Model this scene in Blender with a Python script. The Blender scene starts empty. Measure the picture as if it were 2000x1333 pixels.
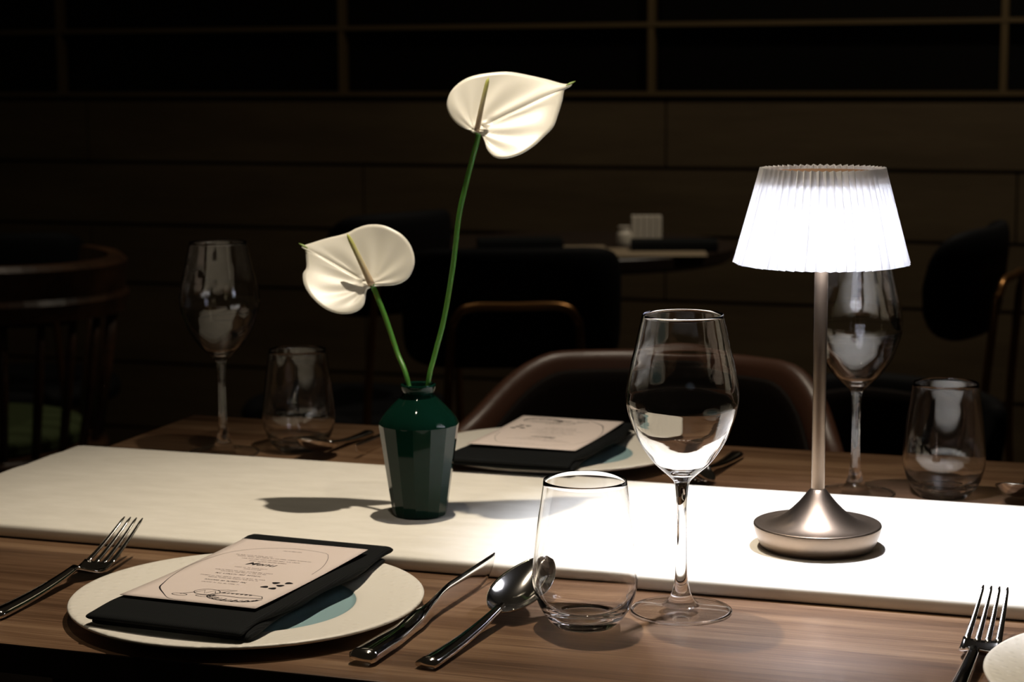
import bpy, bmesh, math, random
from mathutils import Vector, Matrix

random.seed(7)
SC = bpy.context.scene
COL = SC.collection
PI = math.pi

# ------------------------------------------------------------------ camera
F_PX, PITCH, ROLL = 3791.2, 0.14255, 0.00627
TZ = 0.75                      # table top height
CAM_Z = TZ + 0.40
cam_data = bpy.data.cameras.new('camera')
cam = bpy.data.objects.new('camera', cam_data)
COL.objects.link(cam)
SC.camera = cam
cam_data.sensor_fit = 'HORIZONTAL'
cam_data.sensor_width = 36.0
cam_data.lens = F_PX * 36.0 / 2000.0
cam_data.clip_start = 0.05
fwd = Vector((0, math.cos(PITCH), -math.sin(PITCH)))
upv = Vector((0, math.sin(PITCH), math.cos(PITCH)))
rgt = Vector((1, 0, 0))
cr, sr = math.cos(ROLL), math.sin(ROLL)
# image right / up axes after the small roll
xr = rgt * cr - upv * sr
yu = upv * cr + rgt * sr
M = Matrix((xr, yu, -fwd)).transposed().to_4x4()
M.translation = Vector((0, 0, CAM_Z))
cam.matrix_world = M
cam_data.dof.use_dof = True
cam_data.dof.focus_distance = 1.40
cam_data.dof.aperture_fstop = 11.0

# ------------------------------------------------------------------ world, exposure, lights
w = bpy.data.worlds.new('World')
SC.world = w
w.use_nodes = True
w.node_tree.nodes['Background'].inputs[0].default_value = (1.0, 0.80, 0.55, 1)
w.node_tree.nodes['Background'].inputs[1].default_value = 0.009
SC.view_settings.view_transform = 'Standard'
SC.view_settings.look = 'None'
SC.view_settings.gamma = 1.0
SC.view_settings.exposure = 0.0
try:
    SC.cycles.max_bounces = 14
    SC.cycles.transmission_bounces = 12
    SC.cycles.glossy_bounces = 6
    SC.cycles.transparent_max_bounces = 16
    SC.cycles.use_denoising = True
    SC.cycles.sample_clamp_indirect = 10.0
except Exception:
    pass


def light(name, kind, loc, energy, color, target=None, **kw):
    d = bpy.data.lights.new(name, kind)
    d.energy = energy
    d.color = color
    for k, v in kw.items():
        setattr(d, k, v)
    o = bpy.data.objects.new(name, d)
    COL.objects.link(o)
    o.location = loc
    if target is not None:
        o.rotation_euler = (Vector(target) - Vector(loc)).to_track_quat('-Z', 'Y').to_euler()
    return o


WARM = (1.0, 0.87, 0.69)
# downlights in the restaurant ceiling
key = light('pendant_light', 'SPOT', (0.00, 1.670, TZ + 1.17), 47, WARM, (0.00, 1.45, TZ),
            spot_size=math.radians(80), spot_blend=1.0, shadow_soft_size=0.012)
light('downlight', 'SPOT', (0.24, 2.75, TZ + 1.95), 40, WARM, (0.20, 2.52, TZ), spot_size=math.radians(34), spot_blend=0.8, shadow_soft_size=0.022)
light('downlight', 'SPOT', (-0.85, 3.1, TZ + 1.95), 9, WARM, (-0.98, 3.55, 0.5), spot_size=math.radians(40), spot_blend=0.8, shadow_soft_size=0.022)
light('downlight', 'SPOT', (-0.25, 1.15, TZ + 1.95), 13, WARM, (-0.15, 1.50, TZ), spot_size=math.radians(62), spot_blend=0.8, shadow_soft_size=0.022)
light('downlight', 'SPOT', (1.0, 3.5, TZ + 1.95), 62, WARM, (1.1, 4.4, 0.7), spot_size=math.radians(120), spot_blend=0.9, shadow_soft_size=0.03)
light('downlight', 'SPOT', (-0.5, 3.7, TZ + 1.95), 12, WARM, (-0.5, 4.6, 0.7), spot_size=math.radians(120), spot_blend=0.9, shadow_soft_size=0.03)

# table frame: T runs along the table, N away from the viewer
TH = 0.3243
T = Vector((math.cos(TH), -math.sin(TH), 0))
N = Vector((math.sin(TH), math.cos(TH), 0))


def tp(s, n, z=0.0):
    """point from table coordinates (along, away, above the table top)"""
    p = T * s + N * n
    return Vector((p.x, p.y, TZ + z))


def at(x, y, Y, z0=None):
    """sight line of the photograph's point (x, y) met at distance Y"""
    u2 = (x - 1000) / F_PX
    v2 = (y - 666.5) / F_PX
    u = cr * u2 - sr * v2
    v = sr * u2 + cr * v2
    d = Vector((u, math.cos(PITCH) - v * math.sin(PITCH), -math.sin(PITCH) - v * math.cos(PITCH)))
    return d * (Y / d.y) + Vector((0, 0, CAM_Z))


# ------------------------------------------------------------------ materials
def new_mat(name):
    m = bpy.data.materials.new(name)
    m.use_nodes = True
    nt = m.node_tree
    b = nt.nodes['Principled BSDF']
    return m, nt, b


def pmat(name, col, rough=0.5, metal=0.0, spec=0.5, **kw):
    m, nt, b = new_mat(name)
    b.inputs['Base Color'].default_value = (*col, 1)
    b.inputs['Roughness'].default_value = rough
    b.inputs['Metallic'].default_value = metal
    b.inputs['Specular IOR Level'].default_value = spec
    for k, v in kw.items():
        b.inputs[k.replace('_', ' ')].default_value = v
    return m


def coords(nt, kind='Object', scale=(1, 1, 1), rot=(0, 0, 0)):
    tc = nt.nodes.new('ShaderNodeTexCoord')
    mp = nt.nodes.new('ShaderNodeMapping')
    mp.inputs['Scale'].default_value = scale
    mp.inputs['Rotation'].default_value = rot
    nt.links.new(tc.outputs[kind], mp.inputs[0])
    return mp.outputs[0]


def noise(nt, vec, scale, detail=4, rough=0.5):
    n = nt.nodes.new('ShaderNodeTexNoise')
    n.inputs['Scale'].default_value = scale
    n.inputs['Detail'].default_value = detail
    n.inputs['Roughness'].default_value = rough
    nt.links.new(vec, n.inputs['Vector'])
    return n.outputs[0]


def ramp(nt, fac, stops):
    r = nt.nodes.new('ShaderNodeValToRGB')
    e = r.color_ramp.elements
    e[0].position, e[0].color = stops[0][0], (*stops[0][1], 1)
    e[1].position, e[1].color = stops[1][0], (*stops[1][1], 1)
    for p, c in stops[2:]:
        x = e.new(p)
        x.color = (*c, 1)
    nt.links.new(fac, r.inputs[0])
    return r.outputs[0]


def bump(nt, b, h, strength=0.3, dist=0.001):
    n = nt.nodes.new('ShaderNodeBump')
    n.inputs['Strength'].default_value = strength
    n.inputs['Distance'].default_value = dist
    nt.links.new(h, n.inputs['Height'])
    nt.links.new(n.outputs[0], b.inputs['Normal'])


def wood(name, c1, c2, c3, rough, scale=(3.0, 90, 90), spec=0.5):
    m, nt, b = new_mat(name)
    v = coords(nt, 'Object', scale)
    a = noise(nt, v, 1.0, 8, 0.62)
    v2 = coords(nt, 'Object', (scale[0] * .4, scale[1] * .16, scale[2] * .16))
    a2 = noise(nt, v2, 1.0, 4, 0.5)
    mx = nt.nodes.new('ShaderNodeMath')
    mx.operation = 'ADD'
    v3 = coords(nt, 'Object', (scale[0] * 2.2, scale[1] * 4.0, scale[2] * 4.0))
    a3 = noise(nt, v3, 1.0, 3, 0.6)
    sm = nt.nodes.new('ShaderNodeMath')
    sm.operation = 'MULTIPLY_ADD'
    sm.inputs[1].default_value = 0.55
    nt.links.new(a3, sm.inputs[0])
    sc_ = nt.nodes.new('ShaderNodeMath')
    sc_.operation = 'MULTIPLY'
    sc_.inputs[1].default_value = 0.45
    nt.links.new(a, sc_.inputs[0])
    nt.links.new(sc_.outputs[0], sm.inputs[2])
    a = sm.outputs[0]
    nt.links.new(a, mx.inputs[0])
    nt.links.new(a2, mx.inputs[1])
    hv = nt.nodes.new('ShaderNodeMath')
    hv.operation = 'MULTIPLY'
    hv.inputs[1].default_value = 0.5
    nt.links.new(mx.outputs[0], hv.inputs[0])
    c = ramp(nt, hv.outputs[0], [(0.40, c1), (0.60, c3), (0.5, c2)])
    nt.links.new(c, b.inputs['Base Color'])
    b.inputs['Roughness'].default_value = rough
    b.inputs['Specular IOR Level'].default_value = spec
    bump(nt, b, a, 0.25, 0.0006)
    return m


M_TABLE = wood('table_wood', (0.062, 0.030, 0.014), (0.142, 0.077, 0.041), (0.250, 0.152, 0.086), 0.34, (4.5, 150, 150))
M_EDGE = pmat('table_edge', (0.02, 0.012, 0.008), 0.4)
M_DARKWOOD = wood('dark_wood', (0.03, 0.014, 0.006), (0.06, 0.028, 0.012), (0.10, 0.045, 0.018), 0.35)
M_FLOOR = wood('floor_wood', (0.02, 0.014, 0.009), (0.035, 0.024, 0.015), (0.05, 0.035, 0.02), 0.5, (2, 30, 30))
M_PLANK = wood('plank_wood', (0.040, 0.027, 0.013), (0.050, 0.034, 0.017), (0.060, 0.042, 0.021), 0.6, (4, 60, 60), 0.2)
M_GROOVE = pmat('groove', (0.004, 0.003, 0.002), 0.9, 0, 0.05)
M_BRONZE = pmat('bronze_strip', (0.09, 0.06, 0.025), 0.45, 0.5)
M_BLACKGLASS = pmat('black_glass', (0.0015, 0.0013, 0.001), 0.35, 0, 0.15)
M_STEEL = pmat('polished_steel', (0.72, 0.69, 0.65), 0.10, 1.0)
M_BRASS = pmat('brass', (0.32, 0.16, 0.06), 0.35, 1.0)
M_BLACKPAD = pmat('black_upholstery', (0.004, 0.004, 0.0045), 0.7, 0, 0.12)
M_GREENPAD = pmat('green_cushion', (0.06, 0.08, 0.03), 0.8, 0, 0.2)
M_WHITECER = pmat('white_ceramic', (0.55, 0.50, 0.42), 0.35)
M_PAPER = pmat('menu_paper', (0.70, 0.60, 0.55), 0.75, 0, 0.2)
M_INK = pmat('printing_ink', (0.012, 0.010, 0.012), 0.7, 0, 0.1)
M_INKG = pmat('grey_ink', (0.17, 0.13, 0.12), 0.7, 0, 0.1)
M_TAN = pmat('tan_sheet', (0.26, 0.20, 0.13), 0.55)
M_CORE = pmat('lamp_cap', (0.22, 0.12, 0.06), 0.5, 0.5)


def fabric(name, col, rough, scl, strength, sheen=0.0, spec=0.2, dist=0.0004):
    m, nt, b = new_mat(name)
    b.inputs['Base Color'].default_value = (*col, 1)
    b.inputs['Roughness'].default_value = rough
    b.inputs['Specular IOR Level'].default_value = spec
    b.inputs['Sheen Weight'].default_value = sheen
    v = coords(nt, 'Object')
    wv = nt.nodes.new('ShaderNodeTexWave')
    wv.inputs['Scale'].default_value = scl
    wv.inputs['Distortion'].default_value = 0.6
    nt.links.new(v, wv.inputs['Vector'])
    bump(nt, b, wv.outputs['Fac'], strength, dist)
    return m


M_NAPKIN = fabric('black_napkin', (0.007, 0.0078, 0.008), 0.8, 220, 0.5, 0.0, 0.1)


def runner_mat():
    m, nt, b = new_mat('runner_cloth')
    v = coords(nt, 'Object', (25, 60, 60))
    n = noise(nt, v, 1.0, 5, 0.6)
    c = ramp(nt, n, [(0.3, (0.74, 0.70, 0.62)), (0.7, (0.82, 0.78, 0.70))])
    nt.links.new(c, b.inputs['Base Color'])
    b.inputs['Roughness'].default_value = 0.85
    b.inputs['Specular IOR Level'].default_value = 0.15
    bump(nt, b, n, 0.08, 0.0005)
    return m


M_RUNNER = runner_mat()


def leather_mat():
    m, nt, b = new_mat('brown_leather')
    b.inputs['Base Color'].default_value = (0.105, 0.045, 0.026, 1)
    b.inputs['Roughness'].default_value = 0.38
    v = coords(nt, 'Object')
    n = noise(nt, v, 120, 3)
    bump(nt, b, n, 0.25, 0.001)
    return m


M_LEATHER = leather_mat()
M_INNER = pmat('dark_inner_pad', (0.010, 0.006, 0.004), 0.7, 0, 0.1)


def plate_mat():
    m, nt, b = new_mat('cream_stoneware')
    b.inputs['Base Color'].default_value = (0.80, 0.755, 0.67, 1)
    b.inputs['Roughness'].default_value = 0.42
    v = coords(nt, 'Object')
    vo = nt.nodes.new('ShaderNodeTexVoronoi')
    vo.inputs['Scale'].default_value = 105
    vo.inputs['Randomness'].default_value = 0.35
    nt.links.new(v, vo.inputs['Vector'])
    mr = nt.nodes.new('ShaderNodeMapRange')
    mr.inputs[1].default_value = 0.0
    mr.inputs[2].default_value = 0.38
    mr.inputs[3].default_value = 1.0
    mr.inputs[4].default_value = 0.0
    mr.interpolation_type = 'SMOOTHSTEP'
    nt.links.new(vo.outputs['Distance'], mr.inputs[0])
    bump(nt, b, mr.outputs[0], 0.55, 0.0009)
    return m


M_PLATE = plate_mat()
M_BLUE = pmat('pale_blue_glaze', (0.27, 0.41, 0.43), 0.35)


def glass_mat(name, tint=(1, 1, 1)):
    m = bpy.data.materials.new(name)
    m.use_nodes = True
    nt = m.node_tree
    for n in list(nt.nodes):
        nt.nodes.remove(n)
    g = nt.nodes.new('ShaderNodeBsdfGlass')
    g.inputs['Color'].default_value = (*tint, 1)
    g.inputs['Roughness'].default_value = 0.0
    g.inputs['IOR'].default_value = 1.5
    o = nt.nodes.new('ShaderNodeOutputMaterial')
    nt.links.new(g.outputs[0], o.inputs[0])
    return m


M_GLASS = glass_mat('clear_glass')


def thin_glass():
    """thin blown wall: passes light straight on and mirrors more towards the edges"""
    m = bpy.data.materials.new('thin_blown_glass')
    m.use_nodes = True
    nt = m.node_tree
    for n in list(nt.nodes):
        nt.nodes.remove(n)
    ge = nt.nodes.new('ShaderNodeNewGeometry')
    dp = nt.nodes.new('ShaderNodeVectorMath')
    dp.operation = 'DOT_PRODUCT'
    nt.links.new(ge.outputs['Normal'], dp.inputs[0])
    nt.links.new(ge.outputs['Incoming'], dp.inputs[1])

    def mth(op, a, b=None, clamp=False):
        n = nt.nodes.new('ShaderNodeMath')
        n.operation = op
        n.use_clamp = clamp
        for i, q in enumerate((a, b)):
            if q is None:
                continue
            if isinstance(q, (int, float)):
                n.inputs[i].default_value = q
            else:
                nt.links.new(q, n.inputs[i])
        return n.outputs[0]
    c = mth('ABSOLUTE', dp.outputs['Value'])
    k = mth('SUBTRACT', 1.0, c, True)
    p = mth('POWER', k, 5.0)
    f = mth('ADD', mth('MULTIPLY', p, 0.955), 0.045, True)
    tr = nt.nodes.new('ShaderNodeBsdfTransparent')
    tr.inputs[0].default_value = (0.992, 0.995, 0.993, 1)
    gl = nt.nodes.new('ShaderNodeBsdfGlossy')
    gl.inputs['Roughness'].default_value = 0.0
    mx = nt.nodes.new('ShaderNodeMixShader')
    nt.links.new(f, mx.inputs[0])
    nt.links.new(tr.outputs[0], mx.inputs[1])
    nt.links.new(gl.outputs[0], mx.inputs[2])
    o = nt.nodes.new('ShaderNodeOutputMaterial')
    nt.links.new(mx.outputs[0], o.inputs[0])
    return m


M_THIN = thin_glass()


def foot_glass(V, Fc):
    """material index per face: 1 on the thin disc of a stemmed glass's foot, 0 elsewhere"""
    out = []
    for f in Fc:
        z = sum(V[i][2] for i in f) / len(f)
        r = sum(math.hypot(V[i][0], V[i][1]) for i in f) / len(f)
        out.append(1 if (z < 0.0050 and r < 0.0352) else 0)
    return out


def vase_mat():
    m, nt, b = new_mat('green_glazed_ceramic')
    b.inputs['Base Color'].default_value = (0.002, 0.017, 0.0105, 1)
    b.inputs['Roughness'].default_value = 0.045
    b.inputs['Specular IOR Level'].default_value = 0.16
    return m


M_VASE = vase_mat()


def brushed_mat():
    m, nt, b = new_mat('brushed_bronze')
    b.inputs['Base Color'].default_value = (0.23, 0.172, 0.125, 1)
    b.inputs['Metallic'].default_value = 1.0
    b.inputs['Roughness'].default_value = 0.36
    v = coords(nt, 'Object', (1, 1, 900))
    n = noise(nt, v, 3, 3)
    bump(nt, b, n, 0.12, 0.0003)
    return m


M_BRUSHED = brushed_mat()


def shade_mat():
    m = bpy.data.materials.new('pleated_shade')
    m.use_nodes = True
    nt = m.node_tree
    for n in list(nt.nodes):
        nt.nodes.remove(n)
    d = nt.nodes.new('ShaderNodeBsdfDiffuse')
    d.inputs[0].default_value = (0.85, 0.84, 0.82, 1)
    t = nt.nodes.new('ShaderNodeBsdfTranslucent')
    t.inputs[0].default_value = (0.80, 0.80, 0.82, 1)
    mx = nt.nodes.new('ShaderNodeMixShader')
    mx.inputs[0].default_value = 0.40
    o = nt.nodes.new('ShaderNodeOutputMaterial')
    nt.links.new(d.outputs[0], mx.inputs[1])
    nt.links.new(t.outputs[0], mx.inputs[2])
    nt.links.new(mx.outputs[0], o.inputs[0])
    return m


M_SHADE = shade_mat()


def petal_mat():
    m, nt, b = new_mat('waxy_white_spathe')
    b.inputs['Base Color'].default_value = (0.72, 0.69, 0.60, 1)
    b.inputs['Roughness'].default_value = 0.38
    b.inputs['Subsurface Weight'].default_value = 0.25
    b.inputs['Subsurface Radius'].default_value = (0.004, 0.004, 0.003)
    b.inputs['Subsurface Scale'].default_value = 0.5
    return m


M_PETAL = petal_mat()
M_TIP = pmat('green_tip', (0.30, 0.42, 0.12), 0.4)


def stem_mat():
    m, nt, b = new_mat('green_stem')
    b.inputs['Base Color'].default_value = (0.055, 0.20, 0.030, 1)
    b.inputs['Roughness'].default_value = 0.35
    b.inputs['Subsurface Weight'].default_value = 0.1
    return m


M_STEM = stem_mat()


def spadix_mat():
    m, nt, b = new_mat('spadix')
    tc = nt.nodes.new('ShaderNodeTexCoord')
    sp = nt.nodes.new('ShaderNodeSeparateXYZ')
    nt.links.new(tc.outputs['Generated'], sp.inputs[0])
    c = ramp(nt, sp.outputs[2], [(0.1, (0.52, 0.38, 0.24)), (0.95, (0.42, 0.44, 0.08)), (0.55, (0.55, 0.48, 0.26))])
    nt.links.new(c, b.inputs['Base Color'])
    b.inputs['Roughness'].default_value = 0.55
    n = noise(nt, tc.outputs['Object'], 900, 2)
    bump(nt, b, n, 0.5, 0.0006)
    return m


M_SPADIX = spadix_mat()


# ------------------------------------------------------------------ mesh helpers
def link(name, verts, faces, mat, parent=None, smooth=True, mats=None, idx=None, loc=None, rotz=None):
    me = bpy.data.meshes.new(name)
    me.from_pydata([tuple(v) for v in verts], [], faces)
    me.update()
    for mm in (mats or [mat]):
        me.materials.append(mm)
    if idx:
        for p, i in zip(me.polygons, idx):
            p.material_index = i
    for p in me.polygons:
        p.use_smooth = smooth
    o = bpy.data.objects.new(name, me)
    COL.objects.link(o)
    if parent is not None:
        o.parent = parent
    if loc is not None:
        o.location = loc
    if rotz is not None:
        o.rotation_euler = (0, 0, rotz)
    return o


def thing(name, label, cat, loc, rotz=0.0, group=None):
    o = bpy.data.objects.new(name, None)
    o.empty_display_size = 0.05
    COL.objects.link(o)
    o.location = loc
    o.rotation_euler = (0, 0, rotz)
    return tag(o, label, cat, group)


def tag(o, label, cat, group=None):
    o['label'] = label
    o['category'] = cat
    if group:
        o['group'] = group
    return o


def struct(o):
    o['kind'] = 'structure'
    return o


def copy_tree(o, parent=None):
    c = o.copy()
    COL.objects.link(c)
    c.parent = parent
    for ch in list(o.children):
        copy_tree(ch, c)
    return c


def crom(pts, k=6, closed=False):
    """Catmull-Rom resampling of a list of tuples"""
    n = len(pts)
    out = []
    rng = n if closed else n - 1
    for i in range(rng):
        if closed:
            p0, p1, p2, p3 = pts[(i - 1) % n], pts[i], pts[(i + 1) % n], pts[(i + 2) % n]
        else:
            p0, p1, p2, p3 = pts[max(i - 1, 0)], pts[i], pts[i + 1], pts[min(i + 2, n - 1)]
        for j in range(k):
            t = j / k
            out.append(tuple(0.5 * (2 * b + (c - a) * t + (2 * a - 5 * b + 4 * c - d) * t * t + (3 * b - a - 3 * c + d) * t ** 3)
                             for a, b, c, d in zip(p0, p1, p2, p3)))
    if not closed:
        out.append(tuple(pts[-1]))
    return out


def lathe_data(prof, seg=64, cap=True):
    V, Fc = [], []
    rings = []
    for r, z in prof:
        if r < 1e-6:
            rings.append([len(V)])
            V.append((0, 0, z))
        else:
            rings.append(list(range(len(V), len(V) + seg)))
            for k in range(seg):
                a = 2 * PI * k / seg
                V.append((r * math.cos(a), r * math.sin(a), z))
    for a, b in zip(rings[:-1], rings[1:]):
        for k in range(seg):
            k2 = (k + 1) % seg
            if len(a) == 1 and len(b) == 1:
                continue
            if len(a) == 1:
                Fc.append((a[0], b[k2], b[k]))
            elif len(b) == 1:
                Fc.append((a[k], a[k2], b[0]))
            else:
                Fc.append((a[k], a[k2], b[k2], b[k]))
    return V, Fc


def box_data(x0, x1, y0, y1, z0, z1, V=None, Fc=None):
    V = [] if V is None else V
    Fc = [] if Fc is None else Fc
    b = len(V)
    V += [(x0, y0, z0), (x1, y0, z0), (x1, y1, z0), (x0, y1, z0), (x0, y0, z1), (x1, y0, z1), (x1, y1, z1), (x0, y1, z1)]
    Fc += [(b, b + 3, b + 2, b + 1), (b + 4, b + 5, b + 6, b + 7), (b, b + 1, b + 5, b + 4), (b + 1, b + 2, b + 6, b + 5),
           (b + 2, b + 3, b + 7, b + 6), (b + 3, b, b + 4, b + 7)]
    return V, Fc


def bevel(o, wd, seg=2):
    m = o.modifiers.new('bevel', 'BEVEL')
    m.width = wd
    m.segments = seg
    m.limit_method = 'ANGLE'
    return o


def tube_data(path, rad, seg=12, V=None, Fc=None, caps=True):
    V = [] if V is None else V
    Fc = [] if Fc is None else Fc
    P = [Vector(p) for p in path]
    n = len(P)
    up = Vector((0, 1, 0.0137))
    rings = []
    for i, p in enumerate(P):
        d = (P[min(i + 1, n - 1)] - P[max(i - 1, 0)]).normalized()
        a = up - d * up.dot(d)
        if a.length < 1e-3:
            a = Vector((1, 0, 0)) - d * d.x
        a.normalize()
        up = a
        c = d.cross(a)
        r = rad[i] if isinstance(rad, (list, tuple)) else rad
        rings.append(range(len(V), len(V) + seg))
        for k in range(seg):
            t = 2 * PI * k / seg
            V.append(tuple(p + a * (r * math.cos(t)) + c * (r * math.sin(t))))
    for A, B in zip(rings[:-1], rings[1:]):
        for k in range(seg):
            k2 = (k + 1) % seg
            Fc.append((A[k], A[k2], B[k2], B[k]))
    if caps:
        Fc.append(tuple(reversed(rings[0])))
        Fc.append(tuple(rings[-1]))
    return V, Fc


def loft_data(sections, V=None, Fc=None, caps=True):
    V = [] if V is None else V
    Fc = [] if Fc is None else Fc
    rings = []
    for s in sections:
        rings.append(range(len(V), len(V) + len(s)))
        V += [tuple(p) for p in s]
    m = len(sections[0])
    for A, B in zip(rings[:-1], rings[1:]):
        for k in range(m):
            k2 = (k + 1) % m
            Fc.append((A[k], A[k2], B[k2], B[k]))
    if caps:
        Fc.append(tuple(reversed(rings[0])))
        Fc.append(tuple(rings[-1]))
    return V, Fc


def fix_normals(o):
    bm = bmesh.new()
    bm.from_mesh(o.data)
    bmesh.ops.recalc_face_normals(bm, faces=bm.faces)
    bm.to_mesh(o.data)
    bm.free()
    return o


# ------------------------------------------------------------------ room
WN = 4.8                                        # wall distance along N
ROT = -TH


def wall_obj(name, V, Fc, mat, parent=None, **kw):
    o = link(name, V, Fc, mat, parent, smooth=False, **kw)
    return o


# back wall: boards with grooves, in wall coordinates (x = along T, y = away from the viewer)
V, Fc, idx = [], [], []
rows = [(-0.02, 0.128), (0.128, 0.316), (0.316, 0.541), (0.541, 0.706), (0.706, 0.880), (0.880, 1.062)]
gap = 0.007
for ri, (z0, z1) in enumerate(rows):
    off = -3.75 if ri % 2 else -4.6
    seams = [off + 0.0 + 1.66 * k for k in range(6)]
    if ri in (3, 5, 1):
        seams = [-6.0, -4.52, -2.863, -1.20, 0.46, 2.2, 4.0]
    else:
        seams = [-6.0, -3.7, -2.03, -0.334, 1.3, 4.0]
    for a, b in zip(seams[:-1], seams[1:]):
        n0 = len(Fc)
        box_data(a + 0.0025, b - 0.0025, 0, 0.03, z0 + gap, z1 - gap * .3, V, Fc)
        idx += [0] * (len(Fc) - n0)
n0 = len(Fc)
box_data(-6.0, 4.0, 0.016, 0.10, 0.0, 1.07, V, Fc)
idx += [1] * (len(Fc) - n0)
o = wall_obj('wall_back', V, Fc, None, mats=[M_PLANK, M_GROOVE], idx=idx)
o.location = (N.x * WN, N.y * WN, 0)
o.rotation_euler = (0, 0, ROT)
struct(o)

# dark glazed grid above the boards
wg = bpy.data.objects.new('window_1', None)
COL.objects.link(wg)
wg.location = (N.x * WN, N.y * WN, 0)
wg.rotation_euler = (0, 0, ROT)
struct(wg)
V, Fc = [], []
zb = [1.070, 1.243, 1.416, 1.60, 1.78, 1.96, 2.14, 2.32, 2.5, 2.7]
xb = [-5.50, -4.65, -3.793, -2.938, -2.083, -1.237, -0.373, 0.49, 1.35, 2.2, 3.05, 4.0]
for z in zb:
    box_data(-6.0, 4.0, -0.012, 0.02, z - 0.0055, z + 0.0055, V, Fc)
wall_obj('horizontal_strips', V, Fc, M_BRONZE, wg)
V, Fc = [], []
for x in xb:
    box_data(x - 0.008, x + 0.008, -0.010, 0.018, 1.0755, 2.70, V, Fc)
wall_obj('mullions', V, Fc, M_BRONZE, wg)
V, Fc = box_data(-6.0, 4.0, 0.03, 0.08, 1.065, 2.72)
wall_obj('dark_pane', V, Fc, M_BLACKGLASS, wg)

V, Fc = box_data(-6, 5, -2, 6.5, -0.05, 0.0)
struct(link('floor', V, Fc, M_FLOOR, smooth=False, rotz=ROT))

# ------------------------------------------------------------------ dining table
S0, S1, N0, N1 = -1.050, 0.95, 1.132, 1.971
tb = thing('dining_table', 'long brown wooden dining table laid for a meal with a white runner', 'table', (tp((S0 + S1) / 2, (N0 + N1) / 2).xy.to_3d()), ROT)
hw, hd = (S1 - S0) / 2, (N1 - N0) / 2
V, Fc = box_data(-hw, hw, -hd, hd, TZ - 0.022, TZ)
idx = [1, 0, 1, 1, 1, 1]  # sides and underside near-black: the unlit edge's shade is put into the colour
top = link('tabletop', V, Fc, None, tb, smooth=False, mats=[M_TABLE, M_EDGE], idx=idx)
bevel(top, 0.0012, 2)
for sx in (-1, 1):
    V, Fc = box_data(sx * (hw - 0.12) - 0.03, sx * (hw - 0.12) + 0.03, -0.30, 0.30, 0.0, 0.03)
    box_data(sx * (hw - 0.12) - 0.03, sx * (hw - 0.12) + 0.03, -0.04, 0.04, 0.03, TZ - 0.05, V, Fc)
    box_data(sx * (hw - 0.12) - 0.03, sx * (hw - 0.12) + 0.03, -0.28, 0.28, TZ - 0.05, TZ - 0.022, V, Fc)
    link('leg', V, Fc, M_EDGE, tb, smooth=False)

# ------------------------------------------------------------------ padded runner
RT = 0.0118
RN0, RN1 = 1.3966, 1.724
rc = (RN0 + RN1) / 2
rh = (RN1 - RN0) / 2
path = []       # (s, z, nx, nz) centre line of the upper surface along the table, drooping over the left end
for k in range(60):
    s = 0.93 - (0.93 - (S0 + 0.004)) * k / 59.0
    path.append((s, 0.0, 0, 1))
cx_, cz_ = S0 + 0.004, -0.012
for k in range(1, 9):
    a = PI / 2 * k / 8
    path.append((cx_ - 0.012 * math.sin(a), cz_ + 0.012 * math.cos(a), -math.sin(a), math.cos(a)))
for k in range(1, 12):
    path.append((cx_ - 0.012, cz_ - 0.012 * k, -1, 0))
secs = []
for (s, z, nx, nz) in path:
    prof = []
    r = RT / 2
    for k in range(9):
        a = -PI / 2 + PI * k / 8
        ca, sa = math.cos(a), math.sin(a)
        prof.append((rh - r + r * abs(ca) ** 0.55, r + r * math.copysign(abs(sa) ** 0.8, sa)))
    for k in range(1, 14):
        prof.append((rh - r - (2 * rh - 2 * r) * k / 14.0, RT + 0.0004 * math.sin(k * 2.1 + s * 9)))
    for k in range(9):
        a = PI / 2 + PI * k / 8
        ca, sa = math.cos(a), math.sin(a)
        prof.append((-rh + r - r * abs(ca) ** 0.55, r + r * math.copysign(abs(sa) ** 0.8, sa)))
    sec = []
    for (y, t) in prof:
        yy = rc + y + 0.0012 * math.sin(s * 4.0)
        t = t + 0.0002
        sec.append((s + nx * t, yy, TZ + z + nz * t))
    secs.append(sec)
V, Fc = loft_data(secs)
rn = fix_normals(link('table_runner', V, Fc, M_RUNNER, rotz=ROT))
tag(rn, 'padded off-white cloth runner lying along the middle of the wooden table', 'table runner')
# object axes of the cloth texture run along the table
RZ = RT + 0.0004

# ------------------------------------------------------------------ table lamp
LP = Vector((0.2446, 1.5240, TZ + RZ))
lamp = thing('table_lamp', 'brushed bronze table lamp with glowing white pleated shade on the runner', 'lamp', LP)
prof = [(0, 0), (0.042, 0), (0.0448, 0.0012), (0.0470, 0.005), (0.0498, 0.012), (0.0512, 0.0185), (0.0508, 0.0196), (0.0495, 0.0198),
        (0.0470, 0.0186), (0.0440, 0.0182), (0.038, 0.0196), (0.0320, 0.0222), (0.0262, 0.0262), (0.0205, 0.0312), (0.0150, 0.0368), (0.0112, 0.0415), (0.0085, 0.0450), (0.0066, 0.0472),
        (0.0056, 0.048), (0, 0.048)]
V, Fc = lathe_data(prof, 96)
link('base', V, Fc, M_BRUSHED, lamp)
V, Fc = lathe_data([(0, 0.0475), (0.0053, 0.0475), (0.0053, 0.286), (0, 0.286)], 32)
o = link('stem', V, Fc, M_BRUSHED, lamp)
bevel(o, 0.0003)
V, Fc = lathe_data([(0, 0.2960), (0.043, 0.2960), (0.0438, 0.2970), (0.0438, 0.3010), (0.043, 0.3018), (0, 0.3018)], 64)
link('top_cap', V, Fc, M_CORE, lamp)
V, Fc = lathe_data([(0, 0.286), (0.0053, 0.286), (0.0053, 0.2955), (0, 0.2955)], 32)
link('socket', V, Fc, M_CORE, lamp)
NP = 56
SB, ST, RB, RTp = 0.2295, 0.3045, 0.0665, 0.0472
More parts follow.
